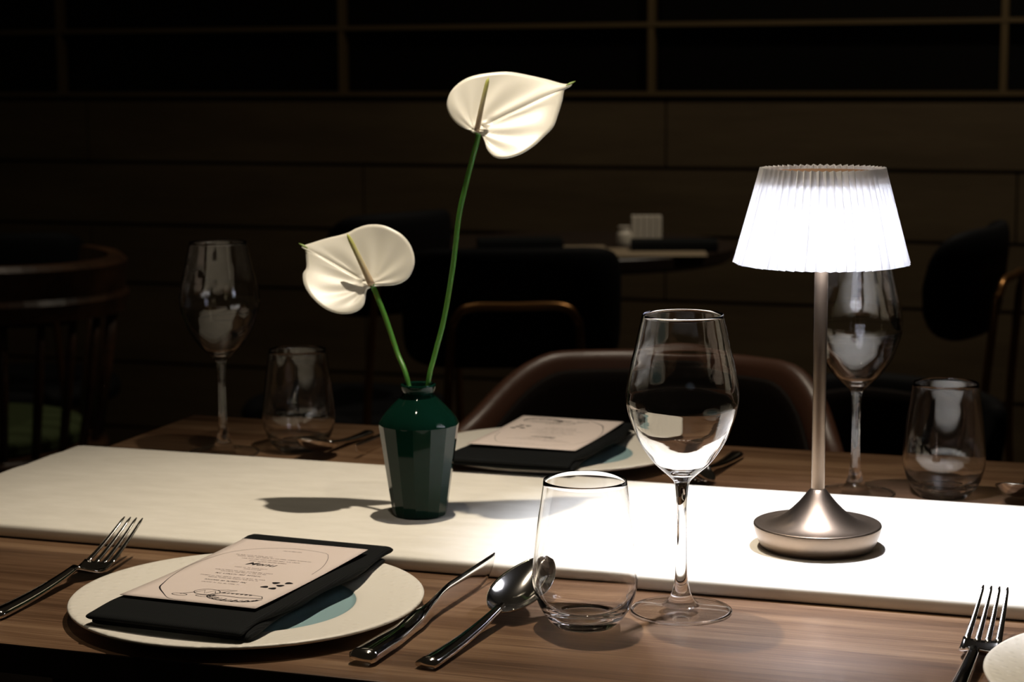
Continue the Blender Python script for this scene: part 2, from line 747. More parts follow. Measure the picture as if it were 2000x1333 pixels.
V, Fc = [], []
seg = NP * 4
lev = 10
for j in range(lev + 1):
    f = j / lev
    z = SB + (ST - SB) * f
    r0 = RB + (RTp - RB) * f
    amp = 0.0036 - 0.0013 * f
    for k in range(seg):
        tri = abs(((k / 4.0) % 1.0) * 2 - 1) * 2 - 1
        wob = 1 + 0.25 * math.sin(k * 0.37)
        rr = r0 + amp * tri * wob - amp * 0.2
        a = 2 * PI * k / seg + 0.012 * math.sin(f * 3)
        V.append((rr * math.cos(a), rr * math.sin(a), z + (0.0007 * tri if j == 0 else 0) + (0.0006 * tri if j == lev else 0)))
for j in range(lev):
    for k in range(seg):
        k2 = (k + 1) % seg
        Fc.append((j * seg + k, j * seg + k2, (j + 1) * seg + k2, (j + 1) * seg + k))
sh = link('lamp_shade', V, Fc, M_SHADE, lamp, smooth=False)
m = sh.modifiers.new('thickness', 'SOLIDIFY')
m.thickness = 0.0004
# the bulb's light inside the shade
bl = light('bulb_light', 'AREA', (0, 0, 0.2940), 4.2, (0.83, 0.87, 1.0), shape='DISK', size=0.026)
bl.parent = lamp

# ------------------------------------------------------------------ vase
VP = Vector((-0.0808, 1.6460, TZ + RZ))
NF = 14


def facet_ring(r, z, k_, seg):
    """ring that is round (k_=0) or faceted (k_=1)"""
    out = []
    for i in range(seg):
        a = 2 * PI * i / seg
        ph = ((a / (2 * PI / NF)) % 1.0 - 0.5) * (2 * PI / NF)
        poly = math.cos(PI / NF) / math.cos(ph)
        rr = r * (1 - k_ + k_ * poly)
        out.append((rr * math.cos(a + 0.12), rr * math.sin(a + 0.12), z))
    return out


def vase_rings():
    outer = [(0.0215, 0.0, 1), (0.0232, 0.0012, 1), (0.0238, 0.004, 1), (0.0262, 0.020, 1), (0.0290, 0.040, 1), (0.0316, 0.058, 1), (0.0336, 0.072, 1),
             (0.0345, 0.0785, 1), (0.0348, 0.0805, 0.7), (0.0340, 0.0825, 0.35), (0.0318, 0.0862, 0.1), (0.0278, 0.0912, 0), (0.0228, 0.0965, 0), (0.0182, 0.1010, 0),
             (0.0150, 0.1040, 0), (0.0134, 0.1062, 0), (0.0132, 0.1080, 0), (0.0141, 0.1094, 0), (0.0150, 0.1115, 0), (0.0153, 0.1135, 0), (0.0148, 0.1147, 0), (0.0138, 0.1150, 0),
             (0.0124, 0.1140, 0), (0.0115, 0.1100, 0), (0.0112, 0.1050, 0), (0.0160, 0.0980, 0), (0.0270, 0.0860, 0), (0.0300, 0.0760, 0), (0.0280, 0.050, 0), (0.0210, 0.008, 0)]
    seg = NF * 8
    return [facet_ring(r, z, k, seg) for r, z, k in outer]


V, Fc = loft_data(vase_rings(), caps=True)
va = fix_normals(link('bud_vase', V, Fc, M_VASE, loc=VP))
m = va.modifiers.new('split', 'EDGE_SPLIT')
m.split_angle = math.radians(17)
tag(va, 'small dark green glazed faceted vase holding two white anthuriums', 'vase')


# ------------------------------------------------------------------ anthuriums
def flower(label, outline, centre, tip, spadix, spw, stem, z0px, tilt, Y0, ycup, veins, vphase):
    base = at(*stem[0], Y0)
    root = thing('anthurium', label, 'flower', base, 0, 'anthuriums in the green vase')
    zc = at(*z0px, Y0).z

    def on(x, y):
        # meet the sight line with the tilted plane of the spathe
        Y = Y0
        for _ in range(12):
            p = at(x, y, Y)
            Y = Y0 + tilt * (p.z - zc)
        return at(x, y, Y)
    ol = crom(outline, 5, True)
    ctr = on(*centre)
    tipp = on(*tip)
    n_ = len(ol)
    rings = 16
    V = [ctr - base]
    nrm = Vector((0.0, -1, tilt)).normalized()
    OV = [on(x, y) for x, y in ol]
    ax = (tipp - ctr).normalized()
    side = ax.cross(nrm).normalized()
    L = (tipp - ctr).length
    for j in range(1, rings + 1):
        f = j / rings
        for i, q in enumerate(OV):
            p = ctr.lerp(q, f)
            d = p - ctr
            u = d.dot(ax) / L
            s_ = d.dot(side) / L
            ang = math.atan2(s_, u + 0.12)
            env = max(0.0, math.sin(min(1.0, f) * PI)) ** 1.3
            rid = 0.0005 * env * math.cos(ang * veins + vphase + 1.6 * f * math.copysign(1, ang)) * (1 if abs(ang) > 0.12 else 0.4)
            mid = -0.0012 * math.exp(-(s_ / 0.02) ** 2) * (1 - f * .5)
            cup = ycup * (s_ * s_ * 0.016 - 0.0015 * (1 - f))
            curl = -0.0035 * f ** 6 * (0.5 + 0.5 * math.sin(ang * 3 + 1.0))
            V.append(p + nrm * (rid + mid + cup + curl) - base)
    Fc = []
    for i in range(n_):
        Fc.append((0, 1 + i, 1 + (i + 1) % n_))
    for j in range(rings - 1):
        for i in range(n_):
            a = 1 + j * n_ + i
            b = 1 + j * n_ + (i + 1) % n_
            Fc.append((a, a + n_, b + n_, b))
    sp = link('spathe', V, Fc, M_PETAL, root)
    m = sp.modifiers.new('thickness', 'SOLIDIFY')
    m.thickness = 0.0007
    # small green point of the spathe
    V, Fc = tube_data([tipp - ax * 0.007 - base, tipp - ax * 0.003 - base, tipp - base, tipp + ax * 0.0025 - base], [0.0004, 0.0011, 0.0007, 0.0002], 8)
    link('green_tip', V, Fc, M_TIP, root)
    # spadix: a gently tapering finger standing in front of the spathe
    b0 = on(*spadix[0]) + nrm * 0.002
    b1 = at(*spadix[1], b0.y + 0.004)
    pts, rad = [], []
    for k in range(15):
        t = k / 14
        p = b0.lerp(b1, t) + nrm * (0.002 * math.sin(t * PI))
        pts.append(p - base)
        rr = spw[0] * (1 - t) + spw[1] * t
        if t > 0.85:
            rr *= math.sqrt(max(0.02, 1 - ((t - 0.85) / 0.15) ** 2))
        rad.append(rr)
    V, Fc = tube_data(pts, rad, 14)
    link('spadix', V, Fc, M_SPADIX, root)
    # stem
    b = on(*spadix[0])
    pp = [Vector(at(x, y, Y0)) for x, y in stem]
    pp = [b + Vector((0, 0.0015, 0.001))] + pp
    # slide the stem towards the vase mouth as it descends and down into the vase
    bot = pp[-1].copy()
    end = Vector((VP.x + (bot.x - VP.x) * 0.2, VP.y, VP.z + 0.045))
    mouth = Vector((VP.x + max(-0.0082, min(0.0082, bot.x - VP.x)), VP.y, VP.z + 0.113))
    nn = len(pp)
    for k, p in enumerate(pp):
        t = k / (nn - 1)
        p.y = p.y * (1 - t * t) + VP.y * t * t
    pp = pp[:-1] + [mouth, end]
    path = [Vector(q) - base for q in crom([tuple(p) for p in pp], 8)]
    rr = [0.0021 + 0.0003 * (1 - i / len(path)) for i in range(len(path))]
    V, Fc = tube_data(path, rr, 12)
    link('stem', V, Fc, M_STEM, root)
    return root


up_out = [(929, 258), (911, 251), (891, 237), (878, 221), (873, 204), (878, 186), (891, 171), (911, 159), (934, 152), (969, 146), (997, 144), (1036, 148),
          (1071, 154), (1100, 161), (1117, 161), (1103, 171), (1098, 194), (1090, 221), (1081, 247), (1063, 268), (1044, 288), (1020, 305), (993, 313.5), (969, 311),
          (954, 297), (947, 278), (939, 263)]
flower('taller white anthurium leaning right, its pale spadix pointing up', up_out, (946, 243), (1119, 161), [(931, 259), (954, 151)], (0.0024, 0.0017),
       [(934, 266), (915, 340), (897, 420), (885, 520), (868, 620), (850, 690), (842, 745)], (985, 235), 0.72, 1.665, 1.0, 11, 0.4)
lo_out = [(721, 560), (743, 557), (774, 554), (795, 544), (807, 527), (810, 508), (803, 487), (788, 470), (767, 458), (746, 450), (719, 447), (695, 451), (677, 457),
          (639, 463), (612, 470), (589, 478), (595, 486), (597, 501), (598, 522), (592, 535), (593, 553), (601, 573), (615, 592), (634, 608), (657, 616), (681, 615),
          (698, 608), (709, 597), (713, 584), (715, 568)]
flower('shorter white anthurium leaning left, a dark shadow on its lower lobe', lo_out, (708, 545), (588, 478), [(726, 559), (678, 457)], (0.0032, 0.0018),
       [(731, 564), (755, 620), (778, 680), (797, 748)], (700, 530), 0.70, 1.685, 1.0, 11, 1.2)


# ------------------------------------------------------------------ glasses
def wine_mesh():
    outer = [(0.0, 0.0006), (0.030, 0.0004), (0.0362, 0.0001), (0.0373, 0.0010), (0.0366, 0.0020), (0.030, 0.0026), (0.021, 0.0036), (0.0140, 0.0052), (0.0108, 0.0075), (0.0084, 0.0112),
             (0.0066, 0.0165), (0.0050, 0.0235), (0.0043, 0.034), (0.0038, 0.050), (0.0036, 0.067), (0.0038, 0.080), (0.0045, 0.0900), (0.0057, 0.0970), (0.0098, 0.1018),
             (0.0202, 0.1113), (0.0274, 0.1208), (0.0329, 0.1303), (0.0363, 0.1397), (0.0394, 0.1490), (0.0410, 0.1590), (0.0404, 0.1680), (0.0389, 0.1773), (0.0369, 0.1870), (0.0346, 0.1960), (0.0325, 0.2060), (0.0292, 0.2200)]
    rim = [(0.02905, 0.2205), (0.02850, 0.2203)]
    inner = [(0.0316, 0.2060), (0.0337, 0.1962), (0.0380, 0.1773), (0.0400, 0.1590), (0.0384, 0.1495), (0.0352, 0.1405), (0.0317, 0.1316), (0.0262, 0.1226), (0.0188, 0.1136), (0.0120, 0.1080), (0.0060, 0.1052), (0.0, 0.1044)]
    pr_ = crom(outer, 4) + rim + crom([rim[-1]] + inner, 4)[1:]
    pr_ = [(max(0.0, r), z) for r, z in pr_]
    return lathe_data(pr_, 96)


def tumbler_mesh():
    outer = [(0.0, 0.0014), (0.014, 0.0012), (0.0195, 0.0004), (0.0218, 0.0004), (0.0234, 0.0016), (0.0262, 0.0042), (0.0300, 0.0095), (0.0322, 0.0130), (0.0351, 0.0200), (0.0371, 0.0276), (0.0378, 0.0355),
             (0.0375, 0.0430), (0.0360, 0.0585), (0.0340, 0.0760), (0.0320, 0.0890), (0.0297, 0.1062)]
    rim = [(0.0294, 0.1066), (0.0290, 0.1063)]
    inner = [(0.0312, 0.0890), (0.0331, 0.0760), (0.0350, 0.0585), (0.0363, 0.0430), (0.0365, 0.0355), (0.0357, 0.0280), (0.0334, 0.0210), (0.0300, 0.0155), (0.0250, 0.0118), (0.0180, 0.0094), (0.0090, 0.0084), (0.0, 0.0082)]
    pr_ = crom(outer, 4) + rim + crom([rim[-1]] + inner, 4)[1:]
    return lathe_data([(max(0.0, r), z) for r, z in pr_], 96)


WV, WF = wine_mesh()
w1 = fix_normals(link('wine_glass', WV, WF, None, mats=[M_GLASS, M_THIN], idx=foot_glass(WV, WF), loc=(0.1229, 1.3830, TZ)))
tag(w1, 'empty wine glass in sharp focus on bare wood between tumbler and lamp', 'wine glass', 'wine glasses on the table')
w2 = w1.copy()
COL.objects.link(w2)
w2.location = (-0.3000, 1.9790, TZ)
tag(w2, 'empty wine glass at far left beyond the runner against dark wall', 'wine glass', 'wine glasses on the table')
w3 = w1.copy()
COL.objects.link(w3)
w3.location = (0.3185, 1.7700, TZ)
tag(w3, 'empty wine glass standing behind the lamp stem, far side of runner', 'wine glass', 'wine glasses on the table')
TV, TF = tumbler_mesh()
t1 = fix_normals(link('tumbler', TV, TF, M_GLASS, loc=(0.0513, 1.3510, TZ)))
tag(t1, 'clear stemless tumbler in the foreground with spoon bowl showing through it', 'tumbler', 'stemless tumblers on the table')
t2 = t1.copy()
COL.objects.link(t2)
t2.location = (-0.2231, 1.9950, TZ)
tag(t2, 'dim stemless tumbler left of the green vase, beyond the runner', 'tumbler', 'stemless tumblers on the table')
t3 = t1.copy()
COL.objects.link(t3)
t3.location = (0.3985, 1.7590, TZ)
tag(t3, 'clear stemless tumbler right of the lamp, lamp shade reflected in it', 'tumbler', 'stemless tumblers on the table')


# ------------------------------------------------------------------ plates
def plate_mesh():
    # underside foot, rim, shallow centre
    prof = [(0, 0.0012), (0.060, 0.0010), (0.066, 0.0), (0.072, 0.0), (0.075, 0.0014), (0.100, 0.0052), (0.1275, 0.0085), (0.1300, 0.0094), (0.1306, 0.0106), (0.1296, 0.0116), (0.1270, 0.0117),
            (0.115, 0.0102), (0.100, 0.0084), (0.088, 0.0070), (0.0815, 0.0063), (0.0800, 0.0056), (0.0790, 0.0044), (0.0760, 0.0040), (0.040, 0.0040), (0, 0.0040)]
    V, Fc = lathe_data(prof, 128)
    idx = []
    for f in Fc:
        cx = sum((V[i][0] ** 2 + V[i][1] ** 2) ** .5 for i in f) / len(f)
        cz = sum(V[i][2] for i in f) / len(f)
        idx.append(1 if (cx < 0.0806 and cz > 0.0030) else 0)
    return V, Fc, idx


PV, PF, PI_ = plate_mesh()
p1 = fix_normals(link('dinner_plate', PV, PF, None, mats=[M_PLATE, M_BLUE], idx=PI_, loc=(-0.1967, 1.3950, TZ)))
tag(p1, 'large cream plate with dimpled rim and blue centre in left foreground', 'plate', 'cream dinner plates')
p2 = p1.copy()
COL.objects.link(p2)
p2.location = (0.0418, 1.9364, TZ + 0.0018)
p2.rotation_euler = (-0.024, 0, ROT)
tag(p2, 'cream plate with blue centre across the runner, behind vase and tumbler', 'plate', 'cream dinner plates')
p3 = p1.copy()
COL.objects.link(p3)
p3.location = (0.4310, 1.1850, TZ)
tag(p3, 'cream plate just entering the bottom right corner beside a fork', 'plate', 'cream dinner plates')


# ------------------------------------------------------------------ folded napkins
def napkin_mesh():
    """two folded leaves, rounded at the near end; local x across, y along (towards the far end), z up from the plate"""
    V, Fc = [], []

    def edge_steps(length, r, n_mid):
        """positions along a length with closely spaced steps over the rolled edges; g is the share of the full thickness"""
        out = []
        for i in range(6):
            a_ = PI / 2 * i / 6
            out.append((r * (1 - math.cos(a_)), max(0.03, math.sin(a_))))
        for i in range(n_mid + 1):
            out.append((r + (length - 2 * r) * i / n_mid, 1.0))
        for i in range(5, -1, -1):
            a_ = PI / 2 * i / 6
            out.append((length - r * (1 - math.cos(a_)), max(0.03, math.sin(a_))))
        return out

    def leaf(x0, x1, y0, y1, zb, zt, ph, seed):
        secs = []
        for (dy, e) in edge_steps(y1 - y0, 0.0055, 34):
            y = y0 + dy
            v = dy / (y1 - y0)
            xa = x0 + 0.0015 * math.sin(v * 9 + seed) + 0.004 * (1 - e) ** 2
            xb = x1 + 0.0030 * math.sin(v * 6.5 + seed * 1.7) + 0.0014 * math.sin(v * 17 + seed) - 0.004 * (1 - e) ** 2
            top_, bot_ = [], []
            for (dx, g) in edge_steps(xb - xa, 0.0050, 20):
                x = xa + dx
                u = dx / (xb - xa)
                za, zc = zb(y, u), zt(y, u)
                m_ = (za + zc) / 2
                top_.append((x, y, m_ + (zc - m_) * g * e))
                bot_.append((x, y, m_ - (m_ - za) * g * e))
            secs.append(bot_ + list(reversed(top_)))
        loft_data(secs, V, Fc)

    def sag(y, u):
        return 0.0
    # lower leaf lies in the plate, upper leaf on it, puffed near the ends
    def lz0(y, u):
        return 0.0025
    def lz1(y, u):
        return 0.0072 + 0.0016 * math.exp(-((y + 0.098) / 0.02) ** 2)
    def uz0(y, u):
        return lz1(y, u) - 0.0008
    def uz1(y, u):
        return 0.0122 + 0.0016 * math.exp(-((y + 0.085) / 0.022) ** 2) + 0.0022 * math.exp(-((y - 0.114) / 0.013) ** 2) + 0.0010 * math.sin(y * 28 + 0.6 + u)
    leaf(-0.0570, 0.066, -0.116, 0.110, lz0, lz1, 0, 1.0)
    leaf(-0.0585, 0.069, -0.121, 0.1265, uz0, uz1, 0, 2.3)
    return V, Fc


NV, NFc = napkin_mesh()


def napkin(s, n, rot, label, z=0.0085):
    p = tp(s, n, z)
    o = fix_normals(link('folded_napkin', NV, NFc, M_NAPKIN, loc=p, rotz=ROT + rot))
    tag(o, label, 'napkin', 'folded black napkins')
    return o


n1 = napkin(-0.641, 1.270, -0.05, 'folded black cloth napkin on the large plate in left foreground')
n2 = n1.copy()
COL.objects.link(n2)
n2.location = tp(-0.586, 1.828, 0.0125)
n2.rotation_euler = (-0.022, 0, ROT)
tag(n2, 'folded black napkin on the plate across the runner behind the vase', 'napkin', 'folded black napkins')

# ------------------------------------------------------------------ menu card (paper with printing)
CW, CL = 0.111, 0.177


def card_z(x, y):
    """height of the gently curved card above its own origin"""
    return 0.0020 * ((y / (CL / 2)) ** 2) * 0.6 + 0.0016 * math.sin(x * 22) * 0.3


def card_mesh():
    nx, ny = 14, 24
    V, Fc = [], []
    for t in (0, 0.00035):
        for j in range(ny + 1):
            for i in range(nx + 1):
                x = -CW / 2 + CW * i / nx
                y = -CL / 2 + CL * j / ny
                V.append((x, y, card_z(x, y) + t))
    m_ = (nx + 1) * (ny + 1)
    for j in range(ny):
        for i in range(nx):
            a = j * (nx + 1) + i
            Fc.append((a, a + nx + 1, a + nx + 2, a + 1))
            Fc.append((m_ + a, m_ + a + 1, m_ + a + nx + 2, m_ + a + nx + 1))
    for i in range(nx):
        Fc.append((i, i + 1, m_ + i + 1, m_ + i))
        b = ny * (nx + 1) + i
        Fc.append((b, m_ + b, m_ + b + 1, b + 1))
    for j in range(ny):
        a = j * (nx + 1)
        Fc.append((a, m_ + a, m_ + a + nx + 1, a + nx + 1))
        b = j * (nx + 1) + nx
        Fc.append((b, b + nx + 1, m_ + b + nx + 1, m_ + b))
    return V, Fc


class Ink:
    def __init__(s):
        s.V, s.F = [], []

    def pt(s, x, y):
        return (x, y, card_z(x, y) + 0.00035 + 0.00008)

    def stroke(s, pts, wd):
        n = len(pts)
        st = len(s.V)
        for i, (x, y) in enumerate(pts):
            x0, y0 = pts[max(i - 1, 0)]
            x1, y1 = pts[min(i + 1, n - 1)]
            dx, dy = x1 - x0, y1 - y0
            L = math.hypot(dx, dy) or 1
            ww = wd[i] if isinstance(wd, list) else wd
            ox, oy = -dy / L * ww / 2, dx / L * ww / 2
            s.V.append(s.pt(x + ox, y + oy))
            s.V.append(s.pt(x - ox, y - oy))
        for i in range(n - 1):
            a = st + 2 * i
            s.F.append((a, a + 1, a + 3, a + 2))

    def disc(s, cx, cy, rx, ry, a0=0.0, wob=0.15):
        st = len(s.V)
        s.V.append(s.pt(cx, cy))
        for k in range(14):
            a = 2 * PI * k / 14
            r = 1 + wob * math.sin(3 * a + cx * 900)
            x, y = rx * r * math.cos(a), ry * r * math.sin(a)
            s.V.append(s.pt(cx + x * math.cos(a0) - y * math.sin(a0), cy + x * math.sin(a0) + y * math.cos(a0)))
        for k in range(14):
            s.F.append((st, st + 1 + k, st + 1 + (k + 1) % 14))

    def line_of_text(s, cx, cy, width, h, wd):
        """a row of tiny illegible lettering"""
        x = cx - width / 2
        rnd = random.Random(int((cx + cy * 7) * 1e6))
        while x < cx + width / 2 - h:
            nl = rnd.randint(2, 7)
            for _ in range(nl):
                if x > cx + width / 2:
                    break
                k = rnd.random()
                if k < 0.4:
                    s.stroke([(x, cy), (x + h * .1, cy + h)], wd)
                    s.stroke([(x + h * .1, cy + h * .9), (x + h * .5, cy + h * .8), (x + h * .5, cy)], wd)
                elif k < 0.75:
                    s.stroke([(x + h * .5, cy + h * .8), (x, cy + h * .7), (x, cy + h * .1), (x + h * .5, cy)], wd)
                else:
                    s.stroke([(x + h * .2, cy), (x + h * .2, cy + h * 1.3)], wd)
                x += h * 0.78
            x += h * 0.7


def card_print(parent):
    # outline, title and drawings in black; small rows of text in grey
    k = Ink()
    raw = k.stroke
    outl = OUTL
    a = crom(outl, 6)
    n = len(a)
    wd = []
    for i, p in enumerate(a):
        t = i / n
        wd.append(0.00035 + 0.0009 * math.exp(-((t - TPEAK) / 0.07) ** 2))
    k.stroke(a, wd)
    for (cx, cy) in BERRY:
        k.disc(cx, cy, 0.0030, 0.0027)
    k.stroke = lambda pts, wd: raw(pts, wd * 1.7)
    # bread basket drawing
    bx, by = BASK
    for (sx, ry, w_) in ((0.021, 0.011, 0.0006), (0.019, 0.009, 0.0003)):
        ring = [(bx + sx * math.cos(t * PI / 12) * 1.0, by + ry * math.sin(t * PI / 12)) for t in range(12, 25)]
        k.stroke(ring, w_)
    k.stroke([(bx - 0.021, by), (bx - 0.010, by + 0.002), (bx + 0.004, by + 0.001), (bx + 0.021, by + 0.004)], 0.0006)
    k.stroke([(bx - 0.021, by), (bx - 0.019, by + 0.006), (bx - 0.008, by + 0.010), (bx + 0.006, by + 0.011), (bx + 0.018, by + 0.009), (bx + 0.021, by + 0.004)], 0.0004)
    for i in range(13):
        t = 12.7 + i * 0.85
        x0 = bx + 0.020 * math.cos(t * PI / 12)
        y0 = by + 0.0105 * math.sin(t * PI / 12)
        k.stroke([(x0, y0), (x0 + 0.0030, y0 + 0.0048)], 0.0011 if i % 2 else 0.0005)
    for i in range(7):
        k.stroke([(bx - 0.014 + i * 0.0036, by + 0.0085), (bx - 0.0125 + i * 0.0036, by + 0.0102)], 0.0010)
    # wine glass and cup drawing
    gx, gy = CUP
    k.stroke([(gx + 0.010 * math.cos(t * PI / 10), gy + 0.0075 * math.sin(t * PI / 10)) for t in range(21)], 0.0004)
    k.stroke([(gx - 0.008, gy - 0.004), (gx - 0.004, gy + 0.004), (gx, gy - 0.004), (gx + 0.004, gy + 0.005), (gx + 0.008, gy - 0.002)], 0.0004)
    k.stroke([(gx - 0.009, gy - 0.0035), (gx - 0.013, gy - 0.008), (gx - 0.016, gy - 0.011)], 0.0005)
    k.stroke([(gx - 0.0155 + 0.006 * math.cos(t * PI / 8), gy - 0.0125 + 0.0028 * math.sin(t * PI / 8)) for t in range(17)], 0.0004)
    k.stroke([(gx + 0.003 + 0.006 * math.cos(t * PI / 8), gy - 0.0105 + 0.0024 * math.sin(t * PI / 8)) for t in range(17)], 0.0004)
    k.stroke([(gx + 0.004, gy + 0.0065), (gx + 0.012, gy + 0.010), (gx + 0.019, gy + 0.0105), (gx + 0.010, gy + 0.002)], 0.0004)
    k.stroke = raw
    # bold rows
    for (cx, cy, w_, h) in BOLD:
        k.line_of_text(cx, cy, w_, h, 0.00042)
    o = link('printed_drawings', k.V, k.F, M_INK, parent, smooth=False)
    g = Ink()
    for (cx, cy, w_, h) in ROWS:
        g.line_of_text(cx, cy, w_, h, 0.00032)
    link('printed_text', g.V, g.F, M_INKG, parent, smooth=False)
    # title
    cu = bpy.data.curves.new('title', 'FONT')
    cu.body = 'Menu'
    cu.size = 0.0098
    cu.shear = 0.35
    cu.offset = 0.00012
    cu.align_x = 'CENTER'
    to = bpy.data.objects.new('tmp_title', cu)
    COL.objects.link(to)
    dg = bpy.context.evaluated_depsgraph_get()
    me = bpy.data.meshes.new_from_object(to.evaluated_get(dg))
    bpy.data.objects.remove(to)
    for v in me.vertices:
        x, y = v.co.x * 1.15 + TITLE[0], v.co.y + TITLE[1]
        v.co = (x, y, card_z(x, y) + 0.00043)
    me.materials.clear()
    me.materials.append(M_INK)
    t_ = bpy.data.objects.new('printed_title', me)
    COL.objects.link(t_)
    t_.parent = parent


# card placement and layout taken in card coordinates
CS, CN, CR, CZ = -0.639, 1.279, -0.062, 0.0222
cpos = tp(CS, CN, CZ)
crot = ROT + CR


def loc_card(x, y):
    """photograph point on the card's plane -> card coordinates"""
    d = at(x, y, 1.0) - Vector((0, 0, CAM_Z))
    t = (TZ + CZ + 0.0006 - CAM_Z) / d.z
    p = d * t
    dx, dy = p.x - cpos.x, p.y - cpos.y
    c, s = math.cos(-crot), math.sin(-crot)
    return (c * dx - s * dy, s * dx + c * dy)


OUTL = [loc_card(*p) for p in [(363, 1176), (343, 1174), (328, 1170), (319, 1160), (312, 1148), (319, 1139), (336, 1124), (365, 1106), (398, 1093), (438, 1081), (475, 1075), (519, 1072.5), (574, 1074),
                               (612, 1079), (637, 1084), (641, 1090), (638, 1099), (628, 1111), (609, 1123.5)]]
TPEAK = 0.22
z1 = lambda x, y: loc_card(x / 4.545 + 200, y / 4.545 + 1040)
BERRY = [z1(1540, 455), z1(1655, 458), z1(1578, 480), z1(1440, 490), z1(1510, 505)]
BASK = z1(1165, 590)
CUP = z1(930, 535)


def row(xa, ya, xb, yb, h):
    a, b = z1(xa, ya), z1(xb, yb)
    return ((a[0] + b[0]) / 2, (a[1] + b[1]) / 2 - h / 2, abs(b[0] - a[0]), h)


ROWS = [row(1600, 175, 1780, 185, .0012), row(1165, 204, 1560, 216, .0014), row(1165, 222, 1890, 254, .0014), row(1220, 238, 1790, 270, .0014), row(1290, 258, 1660, 278, .0014),
        row(1170, 305, 1490, 330, .0016), row(1250, 325, 1420, 336, .0014), row(990, 328, 1535, 366, .0016), row(1040, 345, 1460, 372, .0014), row(845, 381, 1460, 416, .0016),
        row(920, 400, 1400, 425, .0014), row(870, 440, 1250, 465, .0016)]
BOLD = [row(1000, 358, 1410, 392, .0022), row(900, 418, 1280, 445, .0022)]
ta, tb_ = z1(1290, 292), z1(1488, 298)
TITLE = ((ta[0] + tb_[0]) / 2, (ta[1] + tb_[1]) / 2)

card = thing('menu_card', 'pink paper menu card printed with drawings on the foreground napkin', 'menu card', cpos, crot, 'paper menu cards')
V, Fc = card_mesh()
link('paper', V, Fc, M_PAPER, card)
card_print(card)
card2 = copy_tree(card)
card2.location = tp(-0.584, 1.850, 0.0262)
card2.rotation_euler = (0.018, 0, ROT + PI)
tag(card2, 'pink paper menu card turned away on the napkin across the runner', 'menu card', 'paper menu cards')


# ------------------------------------------------------------------ cutlery (local y runs from handle end to tip, origin at the handle end)
def handle_sections(L0, L1, w0, w1, zf, th0, th1, n=14, curve=None):
    secs = []
    for i in range(n + 1):
        t = i / n
        y = L0 + (L1 - L0) * t
        wd = w0 + (w1 - w0) * (t ** 0.8)
        if t < 0.08:
            wd *= 0.86 + 0.14 * t / 0.08
        th = th0 + (th1 - th0) * t
        z = zf(t)
        secs.append([(-wd / 2, y, z + th * .22), (-wd * .30, y, z), (wd * .30, y, z), (wd / 2, y, z + th * .22), (wd / 2, y, z + th * .62), (wd * .30, y, z + th), (0, y, z + th * 1.06), (-wd * .30, y, z + th),
                     (-wd / 2, y, z + th * .62)])
    return secs


def knife_mesh():
    V, Fc = [], []

    def lerp_tab(tab, y):
        for (y0, v0), (y1, v1) in zip(tab[:-1], tab[1:]):
            if y <= y1:
                t = (y - y0) / (y1 - y0)
                t = t * t * (3 - 2 * t)
                return v0 + (v1 - v0) * t
        return tab[-1][1]
    # width, top height and underside height along the knife; the blade stands upright on its edge
    wtab = [(0, 0.0165), (0.004, 0.0200), (0.035, 0.0190), (0.085, 0.0125), (0.120, 0.0034), (0.135, 0.0018), (0.233, 0.0014)]
    ttab = [(0, 0.0080), (0.004, 0.0100), (0.06, 0.0096), (0.10, 0.0130), (0.15, 0.0200), (0.233, 0.0212)]
    secs = []
    n = 64
    for i in range(n + 1):
        y = 0.235 * i / n
        wd = lerp_tab(wtab, y)
        zt = lerp_tab(ttab, y)
        zb = 0.0
        if y > 0.190:
            q = (y - 0.190) / 0.045
            zb = zt * (1 - math.sqrt(max(0.0, 1 - q ** 2.4))) * 0.96
        h = zt - zb
        cx = 0.0
        secs.append([(cx - wd / 2, y, zb + h * .25), (cx - wd * .33, y, zb), (cx + wd * .33, y, zb), (cx + wd / 2, y, zb + h * .25), (cx + wd / 2, y, zb + h * .70), (cx + wd * .30, y, zb + h * .98), (cx, y, zb + h),
                     (cx - wd * .30, y, zb + h * .98), (cx - wd / 2, y, zb + h * .70)])
    loft_data(secs, V, Fc)
    return V, Fc


